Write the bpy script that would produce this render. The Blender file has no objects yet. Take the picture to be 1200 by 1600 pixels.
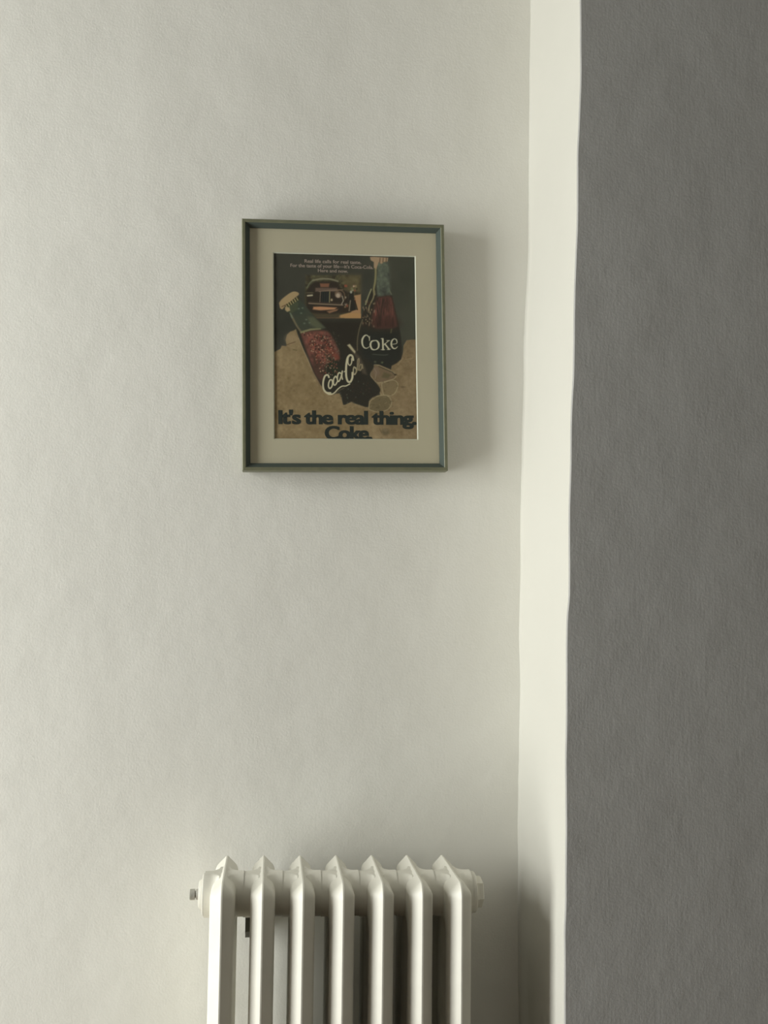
import bpy, bmesh, math, random
import numpy as np
from mathutils import Vector, Matrix

C = bpy.context.scene.collection
R = math.radians
random.seed(4)
rng = np.random.default_rng(7)

# ------------------------------------------------------------------ camera
cam_d = bpy.data.cameras.new('camera')
cam = bpy.data.objects.new('camera', cam_d)
C.objects.link(cam)
cam_d.sensor_fit = 'VERTICAL'
cam_d.sensor_height = 36.0
cam_d.lens = 36.0 * 1500 / 1600
cam_d.clip_start = 0.02
# rows: world X, Y, Z written in (right, up, forward) camera coordinates
AX = np.array([[0.9932205, -0.0197165, 0.1145613],
               [-0.1156275, -0.0660728, 0.9910927],
               [0.0119714, 0.9976200, 0.0679047]])
right, upv, fwd = AX[:, 0], AX[:, 1], AX[:, 2]
m = Matrix(((right[0], upv[0], -fwd[0], 0.0),
            (right[1], upv[1], -fwd[1], -1.35),
            (right[2], upv[2], -fwd[2], 1.30),
            (0, 0, 0, 1)))
cam.matrix_world = m
bpy.context.scene.camera = cam

# ------------------------------------------------------------------ light
sc = bpy.context.scene
sc.view_settings.view_transform = 'Standard'
sc.view_settings.look = 'None'
sc.view_settings.gamma = 1
sc.view_settings.use_curve_mapping = False
sc.view_settings.exposure = 0.0

world = bpy.data.worlds.new('overcast_sky')
sc.world = world
world.use_nodes = True
bg = world.node_tree.nodes['Background']
bg.inputs['Color'].default_value = (0.86, 0.93, 1.0, 1)
bg.inputs['Strength'].default_value = 0.4

# daylight coming in through the window opening of the left wall
WX = -2.00                       # inner face of the left wall
WY0, WY1 = -1.02, -0.34          # window opening along the wall
WZ0, WZ1 = 0.03, 2.30            # sill and head
ld = bpy.data.lights.new('window_daylight', 'AREA')
ld.shape = 'RECTANGLE'
ld.size = WY1 - WY0 - 0.08
ld.size_y = WZ1 - WZ0 - 0.08
ld.energy = 79
ld.color = (0.98, 1.0, 0.965)
lo = bpy.data.objects.new('window_daylight', ld)
C.objects.link(lo)
lo.location = (WX - 0.10, (WY0 + WY1) / 2, (WZ0 + WZ1) / 2)
lo.rotation_euler = (R(90), 0, R(-90))


# ------------------------------------------------------------------ materials
def mat(name, col, rough=0.6, spec=0.5, metallic=0.0):
    m = bpy.data.materials.new(name)
    m.use_nodes = True
    b = m.node_tree.nodes['Principled BSDF']
    b.inputs['Base Color'].default_value = (*col, 1)
    b.inputs['Roughness'].default_value = rough
    b.inputs['Metallic'].default_value = metallic
    b.inputs['Specular IOR Level'].default_value = spec
    return m, m.node_tree, b


def noise(nt, scale, detail=3, rough=0.5, stretch=(1, 1, 1), loc=(0, 0, 0)):
    tc = nt.nodes.new('ShaderNodeTexCoord')
    mp = nt.nodes.new('ShaderNodeMapping')
    mp.inputs['Scale'].default_value = stretch
    mp.inputs['Location'].default_value = loc
    n = nt.nodes.new('ShaderNodeTexNoise')
    n.inputs['Scale'].default_value = scale
    n.inputs['Detail'].default_value = detail
    n.inputs['Roughness'].default_value = rough
    nt.links.new(tc.outputs['Object'], mp.inputs['Vector'])
    nt.links.new(mp.outputs['Vector'], n.inputs['Vector'])
    return n.outputs['Fac']


def bump(nt, b, layers):
    """layers: (height socket, strength, distance); chained"""
    prev = None
    for fac, st, dist in layers:
        bp = nt.nodes.new('ShaderNodeBump')
        bp.inputs['Strength'].default_value = st
        bp.inputs['Distance'].default_value = dist
        nt.links.new(fac, bp.inputs['Height'])
        if prev:
            nt.links.new(prev.outputs['Normal'], bp.inputs['Normal'])
        prev = bp
    nt.links.new(prev.outputs['Normal'], b.inputs['Normal'])


def vary(nt, b, fac, c1, c2, lo=0.3, hi=0.7):
    r = nt.nodes.new('ShaderNodeValToRGB')
    r.color_ramp.elements[0].position = lo
    r.color_ramp.elements[1].position = hi
    r.color_ramp.elements[0].color = (*c1, 1)
    r.color_ramp.elements[1].color = (*c2, 1)
    nt.links.new(fac, r.inputs['Fac'])
    nt.links.new(r.outputs['Color'], b.inputs['Base Color'])


def paint_wall(name, c1, c2, fine=0.22, streak=0.0):
    m, nt, b = mat(name, c1, 0.82, 0.25)
    vary(nt, b, noise(nt, 4.0, 3), c1, c2)
    layers = [(noise(nt, 3.2, 2), 0.2, 0.02),
              (noise(nt, 14.0, 3), 0.25, 0.006),
              (noise(nt, 330.0, 3, 0.6), fine, 0.0012)]
    if streak:
        layers.append((noise(nt, 260.0, 3, 0.6, (1, 1, 0.14)), streak, 0.0012))
    bump(nt, b, layers)
    return m


M = {}
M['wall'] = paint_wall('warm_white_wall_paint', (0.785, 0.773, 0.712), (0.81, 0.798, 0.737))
M['reveal'] = paint_wall('light_dimmed_return_paint', (0.56, 0.547, 0.492), (0.58, 0.567, 0.511), 0.06)  # wall paint darkened to offset the strong window light on the return
M['grey'] = paint_wall('pier_shade_grey', (0.47, 0.467, 0.448), (0.495, 0.492, 0.472), 0.20, 0.12)  # grey stands in for the shade on the pier's front
M['room'] = mat('room_wall_paint', (0.36, 0.35, 0.33), 0.9)[0]
M['ceiling'] = mat('ceiling_paint', (0.45, 0.44, 0.42), 0.9)[0]
mm, nt, b = mat('dark_oak_floor', (0.16, 0.10, 0.06), 0.5)
vary(nt, b, noise(nt, 6, 4, 0.5, (1, 8, 1)), (0.11, 0.07, 0.04), (0.20, 0.13, 0.08))
M['floor'] = mm

mm, nt, b = mat('cream_radiator_enamel', (0.74, 0.715, 0.63), 0.42, 0.45)
vary(nt, b, noise(nt, 30, 4), (0.69, 0.67, 0.59), (0.74, 0.72, 0.635))
bump(nt, b, [(noise(nt, 60, 3, 0.5, (1, 1, 0.25)), 0.25, 0.002),
             (noise(nt, 420, 2), 0.12, 0.0006)])
M['enamel'] = mm
M['nickel'] = mat('dull_nickel', (0.50, 0.49, 0.44), 0.4, 0.5, 0.5)[0]
M['iron'] = mat('shade_dark_bracket_iron', (0.13, 0.13, 0.105), 0.6)[0]  # iron colour darkened to carry the shade behind the radiator

mm, nt, b = mat('olive_green_frame_lacquer', (0.13, 0.14, 0.10), 0.42, 0.5)
vary(nt, b, noise(nt, 90, 3, 0.5, (1, 1, 1)), (0.150, 0.155, 0.095), (0.185, 0.185, 0.115))
M['frame'] = mm
M['frame_in'] = mat('slate_green_frame_lacquer', (0.075, 0.092, 0.079), 0.8, 0.15)[0]
mm, nt, b = mat('cream_mat_board', (0.745, 0.655, 0.50), 0.95, 0.1)
bump(nt, b, [(noise(nt, 900, 2), 0.1, 0.0004)])
M['mat'] = mm
M['matcore'] = mat('white_mat_core', (0.85, 0.82, 0.70), 0.9, 0.1)[0]
M['backing'] = mat('brown_backing_board', (0.25, 0.17, 0.10), 0.9)[0]
M['ink'] = mat('blue_black_ink', (0.045, 0.052, 0.046), 0.8, 0.2)[0]
M['pale_ink'] = mat('faded_pink_ink', (0.52, 0.40, 0.34), 0.8, 0.2)[0]
M['white_paint'] = mat('white_window_paint', (0.75, 0.75, 0.72), 0.4)[0]

# thin picture glass: lets light straight through, mirrors a little
g = bpy.data.materials.new('thin_picture_glass')
g.use_nodes = True
nt = g.node_tree
nt.nodes.clear()
out = nt.nodes.new('ShaderNodeOutputMaterial')
mx = nt.nodes.new('ShaderNodeMixShader')
tr = nt.nodes.new('ShaderNodeBsdfTransparent')
tr.inputs['Color'].default_value = (0.95, 0.965, 0.955, 1)
gl = nt.nodes.new('ShaderNodeBsdfGlossy')
gl.inputs['Roughness'].default_value = 0.03
fr = nt.nodes.new('ShaderNodeFresnel')
fr.inputs['IOR'].default_value = 1.45
geo = nt.nodes.new('ShaderNodeNewGeometry')
sub = nt.nodes.new('ShaderNodeMath'); sub.operation = 'SUBTRACT'; sub.use_clamp = True
nt.links.new(fr.outputs[0], sub.inputs[0])       # no mirror term on the way out of the pane
nt.links.new(geo.outputs['Backfacing'], sub.inputs[1])
nt.links.new(sub.outputs[0], mx.inputs[0])
nt.links.new(tr.outputs[0], mx.inputs[1])
nt.links.new(gl.outputs[0], mx.inputs[2])
nt.links.new(mx.outputs[0], out.inputs['Surface'])
M['glass'] = g

# printed paper: pigment stored per vertex
pm = bpy.data.materials.new('printed_magazine_page')
pm.use_nodes = True
pnt = pm.node_tree
pb = pnt.nodes['Principled BSDF']
at = pnt.nodes.new('ShaderNodeVertexColor')
at.layer_name = 'print'
pnt.links.new(at.outputs['Color'], pb.inputs['Base Color'])
pb.inputs['Roughness'].default_value = 0.7
pb.inputs['Specular IOR Level'].default_value = 0.2
M['print'] = pm


# ------------------------------------------------------------------ helpers
def link(name, me, mats, parent=None, smooth=None):
    for x in (mats if isinstance(mats, (list, tuple)) else [mats]):
        me.materials.append(x)
    if smooth is not None:
        me.shade_smooth()
        me.set_sharp_from_angle(angle=R(smooth))
    o = bpy.data.objects.new(name, me)
    C.objects.link(o)
    if parent:
        o.parent = parent
    return o


def pyd(name, vs, fs):
    me = bpy.data.meshes.new(name)
    me.from_pydata([tuple(v) for v in vs], [], fs)
    me.update()
    return me


def box_mesh(name, lo_, hi_, bev=0.0):
    bm = bmesh.new()
    bmesh.ops.create_cube(bm, size=1)
    for v in bm.verts:
        v.co = Vector([lo_[i] + (v.co[i] + 0.5) * (hi_[i] - lo_[i]) for i in range(3)])
    if bev:
        bmesh.ops.bevel(bm, geom=bm.edges[:], offset=bev, segments=2, affect='EDGES')
    me = bpy.data.meshes.new(name)
    bm.to_mesh(me)
    bm.free()
    return me


def structure(name, me, mats, smooth=None):
    o = link(name, me, mats, None, smooth)
    o['kind'] = 'structure'
    return o


def lathe_x(name, prof, seg=40, hexa=False, clip=None):
    """revolve (x, r) pairs round the X axis; closed with discs where r > 0 at the ends"""
    vs, fs = [], []
    n = 6 if hexa else seg
    for x, r in prof:
        for k in range(n):
            a = 2 * math.pi * k / n + (0.2 if hexa else 0)
            rr = r if clip is None else clip(x, r, a)
            vs.append((x, rr * math.cos(a), rr * math.sin(a)))
    for i in range(len(prof) - 1):
        for k in range(n):
            a, b_ = i * n + k, i * n + (k + 1) % n
            fs.append((a, b_, b_ + n, a + n))
    fs.append(tuple(reversed(range(n))))
    fs.append(tuple(range((len(prof) - 1) * n, len(prof) * n)))
    me = pyd(name, vs, fs)
    bm = bmesh.new(); bm.from_mesh(me)
    bmesh.ops.recalc_face_normals(bm, faces=bm.faces[:])
    bm.to_mesh(me); bm.free()
    return me


# ------------------------------------------------------------------ room shell
PY = -0.21      # front plane of the wall on the right
XR = 2.8
YB = -4.2
ZC = 2.65

structure('floor', box_mesh('floor', (WX - 0.3, YB - 0.1, -0.1), (XR + 0.1, 0.1, 0.0)), M['floor'])
structure('ceiling', box_mesh('ceiling', (WX - 0.3, YB - 0.1, ZC), (XR + 0.1, 0.1, ZC + 0.1)), M['ceiling'])
structure('wall_back', box_mesh('wall_back', (WX - 0.3, 0.0, 0.0), (0.40, 0.10, ZC)), M['wall'])
structure('wall_front', box_mesh('wall_front', (WX - 0.3, YB - 0.1, 0.0), (XR, YB, ZC)), M['room'])
structure('wall_side', box_mesh('wall_side', (XR, YB - 0.1, 0.0), (XR + 0.1, 0.1, ZC)), M['room'])
# left wall with the window opening
bm = bmesh.new()
def addbox(bm, lo_, hi_):
    r = bmesh.ops.create_cube(bm, size=1)
    for v in r['verts']:
        v.co = Vector([lo_[i] + (v.co[i] + 0.5) * (hi_[i] - lo_[i]) for i in range(3)])
X0, X1 = WX - 0.22, WX
addbox(bm, (X0, YB, 0), (X1, WY0, ZC))
addbox(bm, (X0, WY1, 0), (X1, 0.0, ZC))
addbox(bm, (X0, WY0, 0), (X1, WY1, WZ0))
addbox(bm, (X0, WY0, WZ1), (X1, WY1, ZC))
me = bpy.data.meshes.new('wall_left'); bm.to_mesh(me); bm.free()
structure('wall_left', me, M['room'])
# the open casement's fixed frame, lining the opening
bm = bmesh.new()
t = 0.035
addbox(bm, (X0 + .02, WY0, WZ0), (X0 + .08, WY0 + t, WZ1))
addbox(bm, (X0 + .02, WY1 - t, WZ0), (X0 + .08, WY1, WZ1))
addbox(bm, (X0 + .02, WY0 + t, WZ0), (X0 + .08, WY1 - t, WZ0 + t))
addbox(bm, (X0 + .02, WY0 + t, WZ1 - t), (X0 + .08, WY1 - t, WZ1))
me = bpy.data.meshes.new('window_1'); bm.to_mesh(me); bm.free()
structure('window_1', me, M['white_paint'])

# hand-plastered pier: return toned down against window light, room face greyed for shade
BK = [(0.0, .3560), (.68, .3548), (.77, .3540), (.856, .3535), (.945, .3532), (1.033, .3540), (1.09, .3552),
      (1.14, .3562), (1.213, .3545), (1.25, .3547), (1.30, .3563), (1.396, .3559), (1.44, .3568), (1.47, .3572),
      (1.53, .3582), (1.583, .3603), (1.64, .3600), (1.69, .3622), (1.725, .3640), (1.774, .3666),
      (1.87, .3674), (1.968, .3682), (2.07, .3686), (2.166, .3699), (2.65, .372)]
FR = [(0.0, .3530), (.776, .3531), (.85, .3533), (.885, .3529), (.9235, .3539), (1.0, .3549), (1.074, .3545),
      (1.15, .3556), (1.227, .3558), (1.262, .3567), (1.272, .3587), (1.31, .3592), (1.383, .3592), (1.44, .3606),
      (1.50, .3614), (1.5415, .3642), (1.60, .3655), (1.66, .3664), (1.7034, .3686), (1.76, .3700),
      (1.80, .3702), (1.835, .3704), (1.868, .3722), (1.92, .3742), (1.98, .3746), (2.037, .3750), (2.65, .378)]
zz = np.arange(0, ZC + 1e-6, 0.01)
def sm(tab):
    a = np.interp(zz, *zip(*tab))
    j = np.cumsum(rng.normal(0, 1, len(zz)))
    k = np.exp(-np.linspace(-2, 2, 9) ** 2); k /= k.sum()
    j = np.convolve(rng.normal(0, .0005, len(zz) + 8), k, 'valid')
    return np.convolve(np.pad(a, 1, 'edge'), [.25, .5, .25], 'valid') + j
xb, xf = sm(BK), sm(FR)
vs, fs = [], []
NY = 14
for i, z in enumerate(zz):
    # rounded internal corner at the back, nearly sharp arris at the front
    for k in range(NY + 1):
        tt = k / NY
        tt = tt ** 1.5
        x = xb[i] * (1 - tt) + xf[i] * tt
        x -= 0.0018 * math.exp(-(tt / 0.02) ** 2 * 1.2)
        x += 0.0012 * math.sin(tt * math.pi) * math.sin(z * 7 + 1)
        y = PY * tt
        if k == NY: x += 0.0003
        vs.append((x, y, z))
W = NY + 1
for i in range(len(zz) - 1):
    for k in range(NY):
        a = i * W + k
        fs.append((a, a + W, a + W + 1, a + 1))
# thickness: back face inside the pier
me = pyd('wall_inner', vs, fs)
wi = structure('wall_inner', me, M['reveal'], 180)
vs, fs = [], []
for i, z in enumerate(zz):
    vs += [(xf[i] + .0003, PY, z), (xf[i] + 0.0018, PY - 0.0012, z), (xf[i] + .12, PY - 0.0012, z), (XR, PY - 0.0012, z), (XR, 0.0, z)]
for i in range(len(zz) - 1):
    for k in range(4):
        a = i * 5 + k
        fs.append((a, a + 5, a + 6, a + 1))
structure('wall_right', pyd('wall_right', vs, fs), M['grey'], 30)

# ------------------------------------------------------------------ radiator
PITCH = 0.04765
YF, YR = -0.187, -0.031         # front and rear of the sections
ZT, ZB = 0.9375, 0.085          # top and bottom of the sections
HY, HZ = -0.1145, 0.9058        # axis of the upper hubs
HB = 0.1165
HR = 0.0270


def rbox(y, z, y0, y1, z0, z1, r):
    cy, cz = (y0 + y1) / 2, (z0 + z1) / 2
    qy = np.abs(y - cy) - (y1 - y0) / 2 + r
    qz = np.abs(z - cz) - (z1 - z0) / 2 + r
    return np.hypot(np.maximum(qy, 0), np.maximum(qz, 0)) + np.minimum(np.maximum(qy, qz), 0) - r


def sect_d(y, z):
    d = -rbox(y, z, YF, YR, ZB, ZT, 0.0175)
    for s in (-0.1360, -0.0820):
        d = np.minimum(d, rbox(y, z, s - .0055, s + .0055, ZB + .060, ZT - .066, 0.0054))
    return d


def sect_h(d):
    return 0.0008 + np.interp(d, [0, .0106, .0120, .0145, .017, .03],
                              [0, .0108, .0118, .0130, .0138, .0139])


ys = np.linspace(YF - .0015, YR + .0015, 100)
zt = np.arange(ZT + .0015, ZT - .080, -.0015)
zm = np.linspace(ZT - .0805, ZB + .0805, 9)
zb_ = np.arange(ZB + .080, ZB - .0015, -.0025)
zs = np.concatenate([zt, zm[1:-1], zb_])
Yg, Zg = np.meshgrid(ys, zs)
D = sect_d(Yg, Zg)
ids, P2 = {}, []
def gv(i, j):
    k = ('g', i, j)
    if k not in ids:
        ids[k] = len(P2); P2.append((Yg[i, j], Zg[i, j], D[i, j]))
    return ids[k]
def ev(a, b_):
    k = ('e',) + tuple(sorted((a, b_)))
    if k not in ids:
        da, db = D[a], D[b_]
        t_ = da / (da - db)
        ids[k] = len(P2)
        P2.append((Yg[a] + (Yg[b_] - Yg[a]) * t_, Zg[a] + (Zg[b_] - Zg[a]) * t_, 0.0))
    return ids[k]
F2 = []
for i in range(len(zs) - 1):
    for j in range(len(ys) - 1):
        c4 = [(i, j), (i + 1, j), (i + 1, j + 1), (i, j + 1)]
        ins = [D[c] > 0 for c in c4]
        if not any(ins): continue
        poly = []
        for q in range(4):
            a, b_ = c4[q], c4[(q + 1) % 4]
            if ins[q]: poly.append(gv(*a))
            if ins[q] != ins[(q + 1) % 4]: poly.append(ev(a, b_))
        if len(poly) >= 3: F2.append(poly)
n2 = len(P2)
vs = [(-float(sect_h(d)), y, z) for y, z, d in P2] + [(float(sect_h(d)), y, z) for y, z, d in P2]
vs = [(x, y, z - (0.032 * (y - YF) if z > .7 else 0)) for x, y, z in vs]
cnt = {}
for p in F2:
    for q in range(len(p)):
        a, b_ = p[q], p[(q + 1) % len(p)]
        cnt.setdefault((min(a, b_), max(a, b_)), []).append((a, b_))
fs = [tuple(p) for p in F2] + [tuple(v + n2 for v in reversed(p)) for p in F2]
for k, l in cnt.items():
    if len(l) == 1:
        a, b_ = l[0]
        fs.append((b_, a, a + n2, b_ + n2))
# hubs, flaring into the section
def make_hub(yc, zc, up):
    def clip(x, r, a):
        ca, sa = math.cos(a), math.sin(a)
        # distance from the axis to the section outline along this direction
        lim = 0.2
        if abs(ca) > 1e-6:
            lim = min(lim, ((YR - yc) if ca > 0 else (YF - yc)) / ca)
        if sa * up > 1e-6:
            lim = min(lim, ((ZT - HZ)) / abs(sa))
        return min(r, max(HR, lim - 0.0057))
    prof = []
    H2 = PITCH / 2
    for x in np.linspace(-H2, H2, 41):
        ax = abs(x)
        flare = 0.0
        if ax < 0.0175:
            q = min(1.0, (0.0175 - ax) / 0.0110)
            flare = 0.0070 * (1 - math.sqrt(max(0, 1 - q * q))) if q < 1 else 0.0070
        neck = 0.0
        prof.append((float(x), HR + flare + neck))
    me = lathe_x('hub', prof, 56, clip=clip)
    return [(v.co.x, v.co.y + yc, v.co.z + zc) for v in me.vertices], [tuple(p.vertices) for p in me.polygons]
for yc, zc, up in ((HY, HZ, 1), (HY, HB, -1)):
    hv, hf = make_hub(yc, zc, up)
    o_ = len(vs)
    vs += hv
    fs += [tuple(i + o_ for i in f) for f in hf[:-2]]
sec_me = pyd('radiator_section', vs, fs)

rad = bpy.data.objects.new('radiator', None)
C.objects.link(rad)
RX0 = -0.0510
rad.location = (RX0 + 3 * PITCH, HY, 0)
rad['label'] = 'cream painted cast-iron column radiator with seven sections below the framed advertisement'
rad['category'] = 'radiator'
def local(o, wx=0.0, wz=0.0):
    o.location = (wx - rad.location.x, -HY, wz)
s0 = None
for i in range(7):
    if s0 is None:
        s = s0 = link('radiator_section', sec_me, M['enamel'], rad, 42)
    else:
        s = s0.copy(); C.objects.link(s); s.parent = rad
    local(s, RX0 + i * PITCH, -0.0009 * i)
# end bushes, plugs, air vent
XL = RX0 - PITCH / 2
XRr = RX0 + 6 * PITCH + PITCH / 2
e = link('end_bush', lathe_x('end_bush', [(-.0026, .0236), (-.0020, .0248), (-.0006, .0252), (0, .0252), (.004, .02)], 48), M['enamel'], rad, 35)
e.location = (XL - rad.location.x, 0, HZ)
p_ = link('plug', lathe_x('plug', [(-.0052, .0150), (-.0044, .0168), (-.0030, .0172), (-.0024, .0186), (.001, .0190)], 8 * 4), M['enamel'], rad, 35)
p_.location = (XL - .0020 - rad.location.x, 0, HZ)
a_ = link('air_vent', lathe_x('air_vent', [(-.0195, .0058), (-.0190, .0066), (-.0130, .0066), (-.0128, .0040), (-.0118, .0040), (-.0116, .0060), (-.0080, .0070), (-.0060, .0070)], 24), M['nickel'], rad, 35)
a_['label'] = 'dull metal air vent'
a_.location = (XL + .0010 - rad.location.x, 0, HZ)
e2 = link('end_bush', lathe_x('end_bush', [(-.004, .02), (0, .0252), (.0012, .0252), (.0055, .0248), (.0062, .0238)], 48), M['enamel'], rad, 35)
e2.location = (XRr - rad.location.x, 0, HZ - .0054)
p2 = link('plug', lathe_x('plug', [(-.001, .0196), (.0030, .0196), (.0034, .0188), (.0085, .0188), (.0092, .0178), (.0092, .010), (.0085, .009)], 6, True), M['enamel'], rad, 35)
p2.location = (XRr + .0062 - rad.location.x, 0, HZ - .0054)
# wall brackets hooked under the upper hubs
def bracket(wx):
    pts = [(0.0, .820), (-.026, .820), (-.040, .832), (-.046, .852), (-.080, .8740), (-.110, .8760),
           (-.114, .8815), (-.070, .8830), (-.02, .884), (0.0, .884)]
    v, f = [], []
    n = len(pts)
    for x in (-.0035, .0035):
        v += [(x, y, z) for y, z in pts]
    f = [tuple(range(n)), tuple(reversed(range(n, 2 * n)))]
    for k in range(n):
        f.append(((k + 1) % n, k, k + n, (k + 1) % n + n))
    o = link('wall_bracket', pyd('wall_bracket', v, f), M['iron'], rad, 30)
    local(o, wx)
bracket(RX0 + 0.60 * PITCH)
bracket(RX0 + 5.5 * PITCH)
# feet under the end sections
for i in (0, 6):
    for yy in (-.172, -.073):
        prof = [(0, .016), (.006, .017), (.02, .012), (.08, .011), (.10, .013)]
        me = lathe_x('foot', prof, 20)
        me.transform(Matrix.Rotation(R(-90), 4, 'Y'))
        o = link('foot', me, M['enamel'], rad, 40)
        o.location = (RX0 + i * PITCH - rad.location.x, yy - HY, 0)

# ------------------------------------------------------------------ framed advertisement
ROT = -0.0240
FW, FH = 0.2862, 0.3538
fc = (0.0955, 1.6240)
pic = bpy.data.objects.new('picture_frame', None)
C.objects.link(pic)
pic.location = (fc[0], 0.0, fc[1])
pic.rotation_euler = (0, ROT, 0)
pic['label'] = 'slim olive-green framed vintage soft drink advertisement with cream mat hanging on the white wall'
pic['category'] = 'picture'
YFR = -0.027                 # front of the moulding
YGL = -0.0215                # glass
YM = -0.0196                 # front of the mat
# moulding cross-section: (inward distance, y)
cs = [(0.0, -0.004), (0.0, YFR + .0012), (0.0010, YFR), (0.0042, YFR), (0.0050, YFR + .0010), (0.0108, YGL + .0005), (0.0108, -0.004)]
def rail(w, h, side):
    # rail along the top; rotated for the other sides
    L, off = (w, h / 2) if side in 'tb' else (h, w / 2)
    v, f = [], []
    n = len(cs)
    for s in (-1, 1):
        for d, y in cs:
            v.append((s * (L / 2 - d), y, off - d))
    for k in range(n):
        f.append((k, (k + 1) % n, (k + 1) % n + n, k + n))
    f += [tuple(reversed(range(n))), tuple(range(n, 2 * n))]
    me = pyd('frame_rail', v, f)
    a = {'t': 0, 'b': math.pi, 'l': -math.pi / 2, 'r': math.pi / 2}[side]
    me.transform(Matrix.Rotation(a, 4, 'Y'))
    bm = bmesh.new(); bm.from_mesh(me)
    bmesh.ops.recalc_face_normals(bm, faces=bm.faces[:])
    bm.to_mesh(me); bm.free()
    o = link('frame_rail', me, [M['frame'], M['frame_in']], pic)
    for p in o.data.polygons[:n]:
        pass
    for k, p in enumerate(o.data.polygons):
        if k in (4, 5): p.material_index = 1
    return o
for s in 'tlbr':
    rail(FW, FH, s)
# mat with bevelled window
OW, OH = 0.2000, 0.2622
ocx, ocz = 0.0012, 0.0000
iw, ih = FW / 2 - .0105, FH / 2 - .0105
def ring(outer, inner, y0, y1, name, m_):
    v, f = [], []
    for (x0, x1, z0, z1), y in ((outer, y0), (inner, y1)):
        v += [(x0, y, z0), (x1, y, z0), (x1, y, z1), (x0, y, z1)]
    for k in range(4):
        f.append((k, (k + 1) % 4, (k + 1) % 4 + 4, k + 4))
    return v, f
op = (ocx - OW / 2, ocx + OW / 2, ocz - OH / 2, ocz + OH / 2)
opo = (op[0] - .0013, op[1] + .0013, op[2] - .0013, op[3] + .0013)
v1, f1 = ring((-iw, iw, -ih, ih), opo, YM, YM, '', None)
# back side to give the board its thickness
v2, f2 = ring((-iw, iw, -ih, ih), op, YM + .0015, YM + .0015, '', None)
f2 = [tuple(reversed([i + 8 for i in f])) for f in f2]
f3 = [(k, k + 8, (k + 1) % 4 + 8, (k + 1) % 4) for k in range(4)]
mat_o = link('mat_board', pyd('mat_board', v1 + v2, f1 + f2 + f3), M['mat'], pic)
v, f = ring(opo, op, YM, YM + .0015, '', None)
link('mat_bevel', pyd('mat_bevel', v, f), M['matcore'], mat_o)
link('glass_pane', box_mesh('glass_pane', (-iw, YGL, -ih), (iw, YGL + .0016, ih)), M['glass'], pic)
link('backing_board', box_mesh('backing_board', (-iw, -.0170, -ih), (iw, -.0120, ih)), M['backing'], pic)

# --- the printed page: painted with numpy into per-vertex pigment
SC = 2.0
U0, V0, U1, V1 = -6, -6, 228, 294         # canvas units: 222 x 288 visible
nu, nv = int((U1 - U0) * SC) + 1, int((V1 - V0) * SC) + 1
UU, VV = np.meshgrid(np.linspace(U0, U1, nu), np.linspace(V0, V1, nv))
img = np.zeros((nv, nu, 3))
def cv(x, y):
    tx = (x - 427) / 222.0
    ty = (y - 396) / 289.0
    return (x - (427 + 3 * ty)), (y - (396 + 5 * tx)) * 288.0 / (289 - 4 * tx)
def cvs(pts): return [cv(*p) for p in pts]
def smooth_noise(scale, seed, octaves=3, aniso=(1, 1)):
    r = np.random.default_rng(seed)
    tot = np.zeros((nv, nu)); amp = 1.0; s = scale
    for _ in range(octaves):
        gy, gx = int((V1 - V0) / (s * aniso[1])) + 3, int((U1 - U0) / (s * aniso[0])) + 3
        G = r.normal(0, 1, (gy, gx))
        fy, fx = (VV - V0) / (s * aniso[1]), (UU - U0) / (s * aniso[0])
        iy, ix = fy.astype(int), fx.astype(int)
        ty, tx = fy - iy, fx - ix
        ty, tx = ty * ty * (3 - 2 * ty), tx * tx * (3 - 2 * tx)
        tot += amp * ((G[iy, ix] * (1 - tx) + G[iy, ix + 1] * tx) * (1 - ty) + (G[iy + 1, ix] * (1 - tx) + G[iy + 1, ix + 1] * tx) * ty)
        amp *= .55; s /= 2.1
    return tot
def sd_poly(pts):
    d = np.full(UU.shape, 1e9); inside = np.zeros(UU.shape, bool)
    n = len(pts)
    for i in range(n):
        (x0, y0), (x1, y1) = pts[i], pts[(i + 1) % n]
        ex, ey = x1 - x0, y1 - y0
        wx, wy = UU - x0, VV - y0
        t_ = np.clip((wx * ex + wy * ey) / (ex * ex + ey * ey + 1e-9), 0, 1)
        d = np.minimum(d, (wx - ex * t_) ** 2 + (wy - ey * t_) ** 2)
        c1 = (y0 <= VV) & (y1 > VV) | (y1 <= VV) & (y0 > VV)
        xi = x0 + (VV - y0) * ex / (ey if abs(ey) > 1e-9 else 1e-9)
        inside ^= c1 & (UU < xi)
    d = np.sqrt(d)
    return np.where(inside, -d, d)
def sd_line(pts, radii):
    d = np.full(UU.shape, 1e9)
    for i in range(len(pts) - 1):
        (x0, y0), (x1, y1) = pts[i], pts[i + 1]
        ex, ey = x1 - x0, y1 - y0
        wx, wy = UU - x0, VV - y0
        t_ = np.clip((wx * ex + wy * ey) / (ex * ex + ey * ey + 1e-9), 0, 1)
        d = np.minimum(d, np.hypot(wx - ex * t_, wy - ey * t_) - (radii[i] * (1 - t_) + radii[i + 1] * t_))
    return d
def lay(sd, col, soft=0.7, alpha=1.0):
    a = np.clip(0.5 - sd / (2 * soft), 0, 1) * alpha
    a = a[..., None]
    img[:] = img * (1 - a) + np.asarray(col, float) * a
def poly(pts, col, soft=0.7, alpha=1.0): lay(sd_poly(cvs(pts)), col, soft, alpha)
def line(pts, w, col, soft=0.5, alpha=1.0):
    w = [w] * len(pts) if not hasattr(w, '__len__') else w
    lay(sd_line(cvs(pts), [q / 2 for q in w]), col, soft, alpha)
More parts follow.
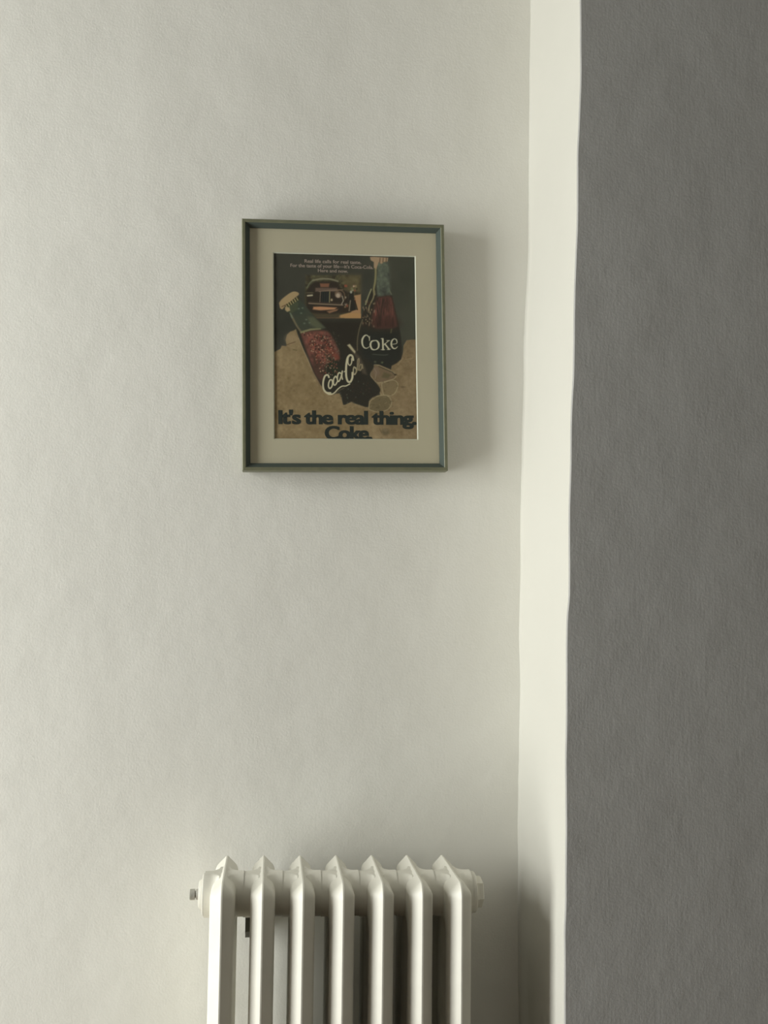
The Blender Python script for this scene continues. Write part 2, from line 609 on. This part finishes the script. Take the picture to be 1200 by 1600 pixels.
def ell(cx, cy, rx, ry, col, soft=0.7, alpha=1.0, rot=0.0):
    cx, cy = cv(cx, cy)
    c_, s_ = math.cos(rot), math.sin(rot)
    x = (UU - cx) * c_ + (VV - cy) * s_
    y = -(UU - cx) * s_ + (VV - cy) * c_
    q = np.sqrt((x / rx) ** 2 + (y / ry) ** 2)
    lay((q - 1) * min(rx, ry), col, soft, alpha)
def spline(p, n=8):
    p = [p[0]] + list(p) + [p[-1]]
    o = []
    for i in range(1, len(p) - 2):
        for k in range(n):
            t_ = k / n
            o.append(tuple(0.5 * (2 * p[i][c] + (p[i + 1][c] - p[i - 1][c]) * t_ + (2 * p[i - 1][c] - 5 * p[i][c] + 4 * p[i + 1][c] - p[i + 2][c]) * t_ ** 2 + (3 * p[i][c] - p[i - 1][c] - 3 * p[i + 1][c] + p[i + 2][c]) * t_ ** 3) for c in (0, 1)))
    o.append(tuple(p[-2]))
    return o

# dark ground
img[:] = (50, 48, 41)
gx = np.clip((UU - 120) / 100, 0, 1)[..., None]
img[:] += gx * np.array((4, 5, 3))
img[:] += smooth_noise(40, 1)[..., None] * np.array((2.5, 2.2, 2.0))
poly([(478, 500), (566, 500), (560, 590), (520, 560)], (38, 33, 27), 6)

# small photo of an old car
sdr = sd_poly(cvs([(477, 430), (563, 430), (563, 497), (487, 497), (475, 480)]))
lay(sdr, (56, 50, 36), 1.6)
mask = np.clip(0.5 - sdr / 2.5, 0, 1)
fol = smooth_noise(5, 3)
img[:] += (mask * (VV < 62) * fol)[..., None] * np.array((9, 9, 5))
poly([(530, 430), (563, 430), (563, 458), (540, 455)], (84, 72, 48), 4, .7)
poly([(553, 462), (563.5, 460), (563.5, 497.5), (538, 497.5), (548, 488)], (136, 100, 68), 1.0)
poly([(524, 497.5), (563.5, 497.5), (563.5, 491), (545, 489), (530, 493)], (142, 104, 64), 1.0)
poly([(487, 491), (530, 491), (530, 497.5), (490, 497.5)], (62, 52, 38), 2)
poly([(478, 488), (478, 455), (484, 447), (492, 440), (526, 440), (531, 450), (541, 456), (545, 470), (538, 488), (520, 491), (492, 490)], (42, 34, 28), 1.3)
line([(479, 450), (483, 443), (489, 437)], 2.0, (84, 84, 62), .9)
line(spline([(488, 438.5), (500, 436), (515, 436.2), (527, 439.5)]), 2.6, (98, 92, 72), .7)
poly([(499, 443), (514, 443), (513, 449), (500, 449)], (104, 66, 48), 1)
poly([(492, 450), (526, 450), (528, 456), (492, 456)], (84, 66, 56), 1.2)
line([(498, 456), (513, 454), (535, 453)], 1.0, (112, 92, 72), .6)
poly([(501, 456), (514, 456), (513.5, 473), (501, 473)], (30, 31, 30), .8)
line([(500, 456), (499, 473)], 1.0, (98, 82, 68), .6)
line([(514.5, 456), (514, 473)], 1.3, (118, 108, 74), .6)
for q in range(4):
    line([(503 + q * 3, 457), (503 + q * 3, 472)], .5, (60, 56, 48), .5, .7)
line([(480, 462.5), (487, 461.8)], 2.4, (148, 136, 112), .7)
line([(479, 458), (488, 458)], 1.2, (88, 80, 58), .8)
ell(528, 461, 5.5, 5.0, (96, 76, 62), 1)
ell(527.5, 462, 3.2, 3.4, (140, 122, 104), 1)
ell(517.5, 469, 1.6, 2.0, (136, 118, 92), .7)
line(spline([(523, 458), (530, 453.5), (537, 458), (538, 468)]), 1.6, (88, 68, 50), .8)
line([(482, 474.5), (500, 475.5), (535, 477)], 2.0, (104, 86, 68), .6)
line([(482, 472.5), (534, 474.5)], .9, (62, 50, 42), .6)
line([(534, 463), (536, 470), (533, 476)], 1.4, (132, 120, 104), .7)
poly([(489, 480), (500, 479.5), (526, 481), (522, 484), (500, 485.5), (488, 484)], (150, 102, 70), 1.0)
poly([(510, 487), (528, 483), (526, 486), (514, 490)], (112, 78, 56), 1)
poly([(538, 478), (550, 480), (546, 488), (530, 490)], (44, 34, 26), 1.2)
# people beside the car
r2 = np.random.default_rng(11)
for q in range(26):
    x, y = 537 + r2.random() * 20, 446 + r2.random() * 38
    c_ = [(126, 96, 66), (120, 60, 42), (150, 138, 116), (96, 92, 64), (44, 34, 26)][r2.integers(0, 5)]
    ell(x, y, .9 + r2.random() * 1.2, 1.1 + r2.random() * 1.8, c_, .8, .85)
poly([(545, 458), (551, 456), (553, 468), (557, 484), (548, 487), (544, 474)], (36, 32, 28), 1.0)
line([(554, 470), (558, 484)], 1.6, (30, 22, 16), .6)
line([(547, 470), (545, 486)], 1.5, (140, 122, 98), .8, .7)
ell(548, 456.5, 1.8, 2.2, (128, 124, 108), .8)
line([(477, 497.5), (530, 497)], .8, (84, 60, 42), .7)

# right bottle
poly(spline([(586, 408), (585.5, 425), (584, 445), (578, 458), (571, 476), (564, 500), (559, 525), (559, 545), (562, 562), (574, 576), (600, 580), (618, 576), (627, 562), (628, 540), (625, 515), (619, 488), (613, 462), (608.5, 440), (608, 408)], 5), (40, 36, 30), 1.1)
poly([(590, 408), (608, 408), (608.5, 430), (609, 445), (612, 461), (590, 464), (588, 440)], (64, 67, 57), 1.6)
lay(sd_poly(cvs([(590, 412), (608, 412), (609, 450), (590, 458)])), (84, 87, 75), 6, .35)
img[:] += ((np.clip(.5 - sd_poly(cvs([(588, 410), (608, 410), (611, 462), (588, 462)])) / 2, 0, 1)) * smooth_noise(6, 9))[..., None] * np.array((6, 7, 5))
line(spline([(586.5, 412), (587, 425), (586, 440), (584, 452), (585, 460)]), [3.2] * 33, (106, 98, 66), .9)
line(spline([(580, 452), (575, 464), (571, 476)]), 2.0, (112, 108, 78), .7)
line(spline([(585, 455), (583, 466), (577, 478), (576, 488)]), 2.2, (104, 92, 66), .8)
poly(spline([(588, 465), (600, 463.5), (612, 464), (617, 485), (621, 505), (618, 512), (600, 514), (584, 512), (580, 500), (584, 480)], 4), (68, 42, 36), 2.0)
img[:] += (np.clip(.5 - sd_poly(cvs([(588, 466), (611, 466), (620, 510), (582, 512)])) / 3, 0, 1) * smooth_noise(6, 21, 3, (.5, 2)))[..., None] * np.array((12, 5, 4))
line(spline([(599, 468), (596, 485), (594, 508)]), 2.0, (44, 34, 28), 1, .9)
line(spline([(566, 500), (561, 515), (558, 532), (558, 548)]), 1.6, (92, 80, 58), .8, .85)
for q in range(60):
    x = 566 + r2.random() * 20; y = 470 + r2.random() * 44
    ell(x, y, .5 + r2.random() * .6, .8 + r2.random() * 1.5, (118, 98, 72) if r2.random() < .5 else (56, 36, 28), .5, .75)
poly([(566, 520), (622, 520), (626, 545), (624, 562), (606, 578), (586, 576), (568, 560), (564, 540)], (34, 33, 29), 3)
ell(600, 505, 22, 9, (50, 32, 27), 5, .6)
line([(582, 554), (600, 555.5), (606, 554.5)], .9, (66, 66, 56), .8)
ell(586, 566, 2, 1.5, (62, 62, 48), .8); ell(597, 567, 1.8, 1.6, (66, 70, 48), .8)
line([(609, 454), (612, 460)], 1.5, (84, 84, 66), .8)
line(spline([(612, 515), (611, 520)]), 2, (70, 66, 42), 1)
# crown cap of the right bottle
poly([(578, 401), (584, 400.5), (592, 401), (607, 402), (606, 408), (600, 409), (596, 412), (592, 409), (588, 420), (584, 418), (584, 409), (579, 406)], (132, 106, 82), .9)
for x in (594, 599, 604):
    line([(x, 403), (x - .5, 409)], 1.4, (84, 64, 46), .7)

# ice, left and right
ice = (112, 92, 64)
icep = [(425, 552), (432, 549), (438, 546), (440, 541), (448, 541.5), (446, 532), (448, 524), (453, 519), (459, 517), (462, 515), (466, 528), (474, 548), (481, 562), (489, 582), (496, 594), (501, 602),
        (508, 612), (520, 616), (530, 615), (533, 622), (536, 633), (548, 629), (557, 632), (570, 636), (575, 637), (575, 628), (583, 620), (594, 617), (590, 608), (580, 598),
        (577, 582), (582, 572), (592, 570), (611, 578), (612, 572), (620, 568), (627, 562), (630, 552), (631, 540), (636, 532), (645, 531), (656, 531), (656, 692), (425, 692)]
sdi = sd_poly(cvs(icep))
lay(sdi, ice, .7)
im = np.clip(.5 - sdi / 2, 0, 1)
img[:] += (im * smooth_noise(28, 31, 4))[..., None] * np.array((5.5, 5.0, 4.6))
img[:] += (im * smooth_noise(4, 33, 2))[..., None] * np.array((3.4, 3.0, 2.6))
gr = np.clip((UU - 110) / 110, 0, 1) * im
img[:] -= gr[..., None] * np.array((9, 8, 4))
ell(455, 530, 9, 8, (126, 104, 78), 4, .6)
line(spline([(447, 540), (455, 537), (461, 535)]), 1.2, (84, 64, 44), .8)
line([(458, 547), (463, 548)], 2.0, (76, 66, 42), 1, .7)
line(spline([(466, 529), (475, 551), (488, 580), (497, 597)]), 1.0, (126, 106, 80), .7)
for (a, b_, c_) in (((448, 541), (458, 545), 1), ((470, 560), (474, 575), .8), ((630, 560), (622, 570), 1.2), ((634, 562), (646, 560), 1)):
    line([a, b_], c_, (126, 106, 80), .7, .6)
# clear cubes at the right
cubes = [([(578, 586), (583, 572), (590, 571), (606, 578), (618, 585), (616, 592), (600, 597), (588, 598)], (90, 72, 54)),
         ([(596, 600), (612, 594), (622, 600), (616, 616), (600, 618)], (98, 82, 58)),
         ([(576, 640), (578, 628), (588, 620), (604, 618), (612, 628), (606, 640), (590, 644)], (84, 72, 50))]
for pts, c_ in cubes:
    poly(pts, c_, 1.4, .8)
    pp = spline(pts + [pts[0]], 3)
    line(pp, 1.1, (134, 118, 90), .7, .8)
poly([(600, 582), (612, 586), (606, 592), (596, 590)], (72, 64, 42), 1.5, .7)
poly([(582, 576), (590, 574), (594, 584), (586, 590)], (100, 80, 66), 1.2, .7)
line([(583, 574), (588, 582), (586, 592)], 1.0, (118, 102, 82), .7, .8)
line([(592, 573), (613, 582), (617, 586)], 1.2, (52, 46, 34), .8)
ell(618, 586, 1.8, 1.3, (48, 38, 26), .8)
ell(630, 605, 3.0, 1.4, (78, 62, 42), 1, .8)
for q in range(70):
    x = 578 + r2.random() * 44; y = 596 + r2.random() * 44
    l = 1 + r2.random() * 3; an = r2.random() * 3.14
    line([(x, y), (x + l * math.cos(an), y + l * math.sin(an))], .8, [(118, 104, 76), (62, 50, 34), (84, 72, 48)][r2.integers(0, 3)], .6, .6)
for q in range(40):
    x = 515 + r2.random() * 60; y = 616 + r2.random() * 22
    ell(x, y, 1 + r2.random() * 2, .6 + r2.random(), [(124, 104, 76), (84, 68, 44)][r2.integers(0, 2)], .8, .4)
ell(602, 675, 6, 5, (72, 62, 44), 2, .7)
ell(602, 672, 3.4, 2.4, (100, 84, 64), 1, .7)
line([(593, 670), (596, 676)], 1.5, (78, 62, 42), 1, .6)

# left bottle, leaning
body = spline([(448, 486), (455, 497), (460, 508), (466, 522), (474, 545), (482, 560), (489, 580), (496, 593), (504, 606), (512, 613), (522, 616), (531, 612), (534, 622),
               (537, 633), (548, 628), (560, 632), (574, 636), (577, 624), (590, 617), (594, 608), (585, 596), (578, 586), (584, 572), (572, 562), (560, 560), (549, 556), (536, 541), (524, 523), (508, 511), (494, 498), (484, 488), (474, 476), (466, 464)], 4)
poly(body, (38, 34, 28), 1.0)
poly([(448, 484), (460, 470), (466, 466), (478, 480), (492, 497), (505, 510), (509, 513), (500, 516), (472, 519), (463, 512), (455, 496)], (52, 54, 44), 1.5)
poly([(480, 496), (490, 496), (506, 512), (495, 515), (484, 508)], (74, 74, 54), 2.2, .8)
poly([(466, 470), (474, 476), (476, 490), (462, 494), (456, 486)], (48, 52, 43), 2)
line(spline([(455, 494), (459, 502), (464, 511), (469, 518)]), 3.0, (88, 78, 58), .9)
line(spline([(453, 490), (456, 497)]), 2.0, (84, 92, 74), .8)
for x, y in ((475, 506), (483, 505), (478, 500), (470, 490), (466, 483), (472, 482)):
    ell(x, y, 1.6, 1.2, (84, 94, 76), .8, .7)
poly(spline([(469, 521), (485, 517.5), (500, 517), (512, 519), (520, 530), (526, 542), (530, 556), (520, 566), (508, 570), (505, 582), (503, 594), (496, 590), (488, 574), (481, 556), (475, 540)], 4), (84, 50, 42), 2.0)
img[:] += (np.clip(.5 - sd_poly(cvs([(470, 521), (510, 519), (526, 545), (520, 565), (503, 575), (500, 590), (490, 575)])) / 5, 0, 1) * smooth_noise(8, 41, 3))[..., None] * np.array((14, 6, 5))
poly([(489, 556), (500, 562), (507, 575), (506, 592), (500, 600), (490, 582)], (60, 42, 34), 4, .75)
line(spline([(512, 545), (519, 552), (527, 560)]), [7] * 17, (104, 50, 38), 2, .8)
poly([(512, 556), (522, 562), (526, 574), (535, 574), (522, 590), (512, 580)], (34, 38, 28), 3, .9)
line([(470, 520), (485, 515.5), (500, 514.5)], [3.2, 2.8, 1.6], (104, 98, 68), .9)
for q in range(330):
    a, b2 = r2.random(), r2.random()
    x = 474 + 44 * a + 10 * b2; y = 520 + 62 * b2 + a * 6
    if x - 474 < (y - 520) * .42: continue
    c_ = [(140, 84, 62), (56, 24, 20), (150, 118, 92), (116, 52, 40), (40, 30, 24)][r2.integers(0, 5)]
    ell(x, y, .5 + r2.random() * .8, .5 + r2.random() * .8, c_, .5, .75)
for q in range(80):
    x = 508 + r2.random() * 30; y = 520 + r2.random() * 50
    if x - 508 < (y - 520) * .3: continue
    ell(x - 8, y, .5 + r2.random() * .5, .6, (92, 84, 66), .5, .55)
line(spline([(508, 552), (510, 570), (509, 582)]), 1.2, (78, 72, 54), .8, .6)
# crown cap of the left bottle
poly(spline([(435.5, 474), (440, 468), (450, 460), (458, 456), (465, 457.5), (466, 461), (460, 466), (453, 472), (446, 477), (441, 484), (437, 482)], 4), (132, 108, 76), .8)
poly([(448, 476), (456, 474), (462, 470), (466, 474), (464, 484), (455, 490), (449, 488), (446, 482)], (58, 62, 44), 1.2, .8)
poly([(445, 480), (452, 481), (453, 486), (448, 488), (445, 485)], (136, 114, 82), .9)
for i in range(6):
    x, y = 446 + i * 3.3, 477 - i * 2.3
    line([(x, y), (x + 2.2, y + 4.0)], 1.3, (134, 118, 78), .5)
    line([(x + 1.6, y - 1), (x + 3.6, y + 2.6)], 1.3, (58, 48, 24), .5)
line([(440, 480), (446, 477)], 1.4, (84, 60, 42), .7)
# light label streak where the bottles cross
poly([(542, 540), (546, 538), (556, 548), (557, 553), (562, 558), (566, 566), (570, 574), (573, 586), (566, 584), (556, 560)], (84, 70, 56), 1.8, .55)
poly([(542, 540), (546, 538), (555, 550), (554, 553), (550, 549)], (140, 128, 100), .8)
for q in range(26):
    x = 540 + r2.random() * 40; y = 596 + r2.random() * 34
    ell(x, y, .8, .9, [(70, 74, 62), (62, 40, 34)][r2.integers(0, 2)], .6, .7)

# script lettering on the leaning bottle
scr = (156, 146, 120)
def script(pts, w, c_=scr): line(spline(pts, 6), w, c_, .5)
dim = (112, 98, 74)
script([(513.5, 590), (511.5, 586.5), (507.5, 588), (505, 595), (504.4, 603), (506, 610), (510, 614), (516, 614.5)], 2.8)
script([(518.4, 594.5), (515.4, 594.3), (513.2, 599), (512.9, 604.5), (515, 607.5), (518, 604.5), (519.2, 599), (518.2, 594.3)], 2.2)
script([(525.8, 591), (523.8, 588.6), (521.2, 592), (520.4, 598), (521.6, 602), (524, 601.5), (526.5, 597)], 2.2)
script([(532, 584), (529.2, 583), (527, 588), (526.7, 594), (528.6, 596.6), (531, 593), (533, 587), (534.4, 580.5), (533.6, 588), (534.6, 593)], 2.2)
script([(537.4, 581.5), (539.0, 580.2)], 1.5)
script([(551.5, 563), (550, 557), (546.2, 555.6), (542.6, 560), (540.8, 569), (540.2, 580), (540.8, 590), (543.2, 596.5), (547, 597), (550, 591), (550.4, 583)], 3.2)
script([(543.6, 560), (543.4, 568), (546.4, 571.5), (549, 567), (549, 561)], 1.8)
script([(555, 576), (552.8, 574), (551.6, 579), (552.4, 585), (554.6, 585), (556.4, 580), (555.6, 575)], 1.9, (136, 124, 98))
script([(556.6, 582), (560.4, 567), (560.4, 561), (558.4, 564), (558, 573), (559.6, 579)], 1.8, dim)
script([(565, 571), (562.6, 570), (561, 575), (562, 579.5), (564.5, 576), (565.4, 570), (566.4, 576)], 1.8, dim)
script([(507, 611), (513, 616.5), (521, 615), (528, 608), (534, 604), (540, 603.5), (546, 600.5)], 1.9)
line(spline([(520, 619), (529, 611), (537, 607)]), 1.0, (92, 80, 62), .6, .7)

# serif "Coke" on the upright bottle
sf = (152, 144, 122)
def serif(pts, w):
    s_ = spline(pts, 6)
    w_ = np.interp(np.linspace(0, 1, len(s_)), np.linspace(0, 1, len(w)), w)
    line(s_, list(w_), sf, .5)
serif([(577, 531.5), (576.5, 528), (573, 524.3), (569, 525.5), (565.8, 531), (565.8, 538), (568.5, 543.5), (573, 544.6), (577, 542)], [1.0, 1.4, 1.6, 2.4, 3.0, 2.8, 2.0, 1.3, .8])
line([(577.4, 526), (577, 533)], 1.0, sf, .5)
serif([(585.5, 532.6), (580.5, 534), (578.6, 539.5), (581, 545.8), (586.5, 546.8), (591, 543.5), (591.6, 537.5), (589, 533.2), (585.5, 532.6)], [1.4, 2.4, 3.2, 2.6, 1.4, 2.6, 3.2, 2.2, 1.4])
line([(598, 530), (598.5, 546.5)], 2.8, sf, .5)
line([(595.5, 529.6), (598, 529.6)], 1.2, sf, .5)
line([(595.5, 546.8), (601, 546.8)], 1.1, sf, .5)
line([(599, 540), (607, 533.2)], 1.2, sf, .5)
line([(601.5, 538), (608, 546.2)], 2.4, sf, .5)
line([(604.5, 532.6), (609, 532.6)], 1.1, sf, .5); line([(605, 546.6), (610, 546)], 1.1, sf, .5)
serif([(613, 538.4), (620, 537), (620, 532), (616.5, 529.8), (612.6, 533), (611.6, 539), (614, 544), (618, 545), (621.5, 542)], [1.0, 1.1, 1.8, 1.2, 2.4, 2.8, 2.4, 1.6, .8])

# paper grain, old-paper tint
img[:] += rng.normal(0, 0.8, img.shape[:2])[..., None] + rng.normal(0, .8, img.shape)
img = np.clip(img, 6, 250)
grey_ = img.mean(2, keepdims=True)
img = grey_ + (img - grey_) * 0.85
PRINT_GAIN = 2.9
lin = np.clip(((img / 255 + .055) / 1.055) ** 2.4 * PRINT_GAIN, 0, 1)
uu = (UU.ravel() / 222 - .5) * OW + ocx
ww = (.5 - VV.ravel() / 288) * OH + ocz
co = np.stack([uu, np.full_like(uu, -.0178), ww], 1)
idx = np.arange(nu * nv).reshape(nv, nu)
quads = np.stack([idx[1:, :-1], idx[1:, 1:], idx[:-1, 1:], idx[:-1, :-1]], -1).reshape(-1, 4)
me = bpy.data.meshes.new('print')
me.vertices.add(nu * nv)
me.vertices.foreach_set('co', co.ravel().astype(np.float32))
me.loops.add(quads.size)
me.loops.foreach_set('vertex_index', quads.ravel().astype(np.int32))
me.polygons.add(len(quads))
me.polygons.foreach_set('loop_start', np.arange(0, quads.size, 4, dtype=np.int32))
me.update(calc_edges=True)
ca = me.color_attributes.new('print', 'FLOAT_COLOR', 'POINT')
ca.data.foreach_set('color', np.concatenate([lin.reshape(-1, 3), np.ones((nu * nv, 1))], 1).ravel().astype(np.float32))
pr = link('print', me, M['print'], pic)


def lettering(name, txt, x0, x1, ytop, ybase, material, off=0.0, spacing=1.0, fy=-.01795, bold=0.0):
    """text whose glyph box (cap top to baseline) fills the given pixel span of the page"""
    cu = bpy.data.curves.new(name, 'FONT')
    cu.body = txt
    cu.size = 1.0
    cu.offset = off
    cu.space_character = spacing
    cu.resolution_u = 4
    tmp = bpy.data.objects.new('tmp_text', cu)
    C.objects.link(tmp)
    dg = bpy.context.evaluated_depsgraph_get()
    me = bpy.data.meshes.new_from_object(tmp.evaluated_get(dg))
    bpy.data.objects.remove(tmp)
    n = len(me.vertices)
    a = np.empty(n * 3, np.float32)
    me.vertices.foreach_get('co', a)
    a = a.reshape(-1, 3)
    mnx, mxx = a[:, 0].min(), a[:, 0].max()
    cap = CAP + off
    base = -off
    (ua, va), (ub, vb) = cv(x0, ybase), cv(x1, ybase)
    vt = cv(x0, ytop)[1]
    u = ua + (a[:, 0] - mnx) / (mxx - mnx) * (ub - ua)
    v = va + (vt - va) * (a[:, 1] - base) / (cap - base)
    b_ = np.stack([(u / 222 - .5) * OW + ocx, np.full(n, fy), (.5 - v / 288) * OH + ocz], 1).astype(np.float32)
    me.vertices.foreach_set('co', b_.ravel())
    me.update()
    if bold:                 # thicken the strokes with shifted copies joined into the same mesh
        bm = bmesh.new()
        sx, sy = (ub - ua) / 222 * OW / (mxx - mnx), (va - vt) / 288 * OH / (cap - base)
        for i_, dx in enumerate((-bold, -bold / 2, 0, bold / 2, bold)):
            for j_, dy in enumerate((-bold * .4, bold * .4)):
                c_ = me.copy()
                c_.transform(Matrix.Translation((dx * sx, -1e-6 * (i_ * 2 + j_), dy * sy)))
                bm.from_mesh(c_)
                bpy.data.meshes.remove(c_)
        bm.to_mesh(me); bm.free()
    return link(name, me, material, pr)
CAP = 0.70
lettering('headline', "It's the real thing.", 436.5, 650.5, 641, 662.5, M['ink'], 0.016, 0.90, bold=.028)
lettering('headline', "Coke.", 508, 580.5, 665.5, 686.5, M['ink'], 0.016, 0.90, bold=.028)
lettering('caption', "Real life calls for real taste.", 475, 564, 405.0, 410.3, M['pale_ink'], 0.004, bold=.02)
lettering('caption', "For the taste of your life\u2014it's Coca-Cola.", 453, 583, 411.8, 417.2, M['pale_ink'], 0.004, bold=.02)
lettering('caption', "Here and now.", 496, 543, 420, 425.2, M['pale_ink'], 0.004, bold=.02)
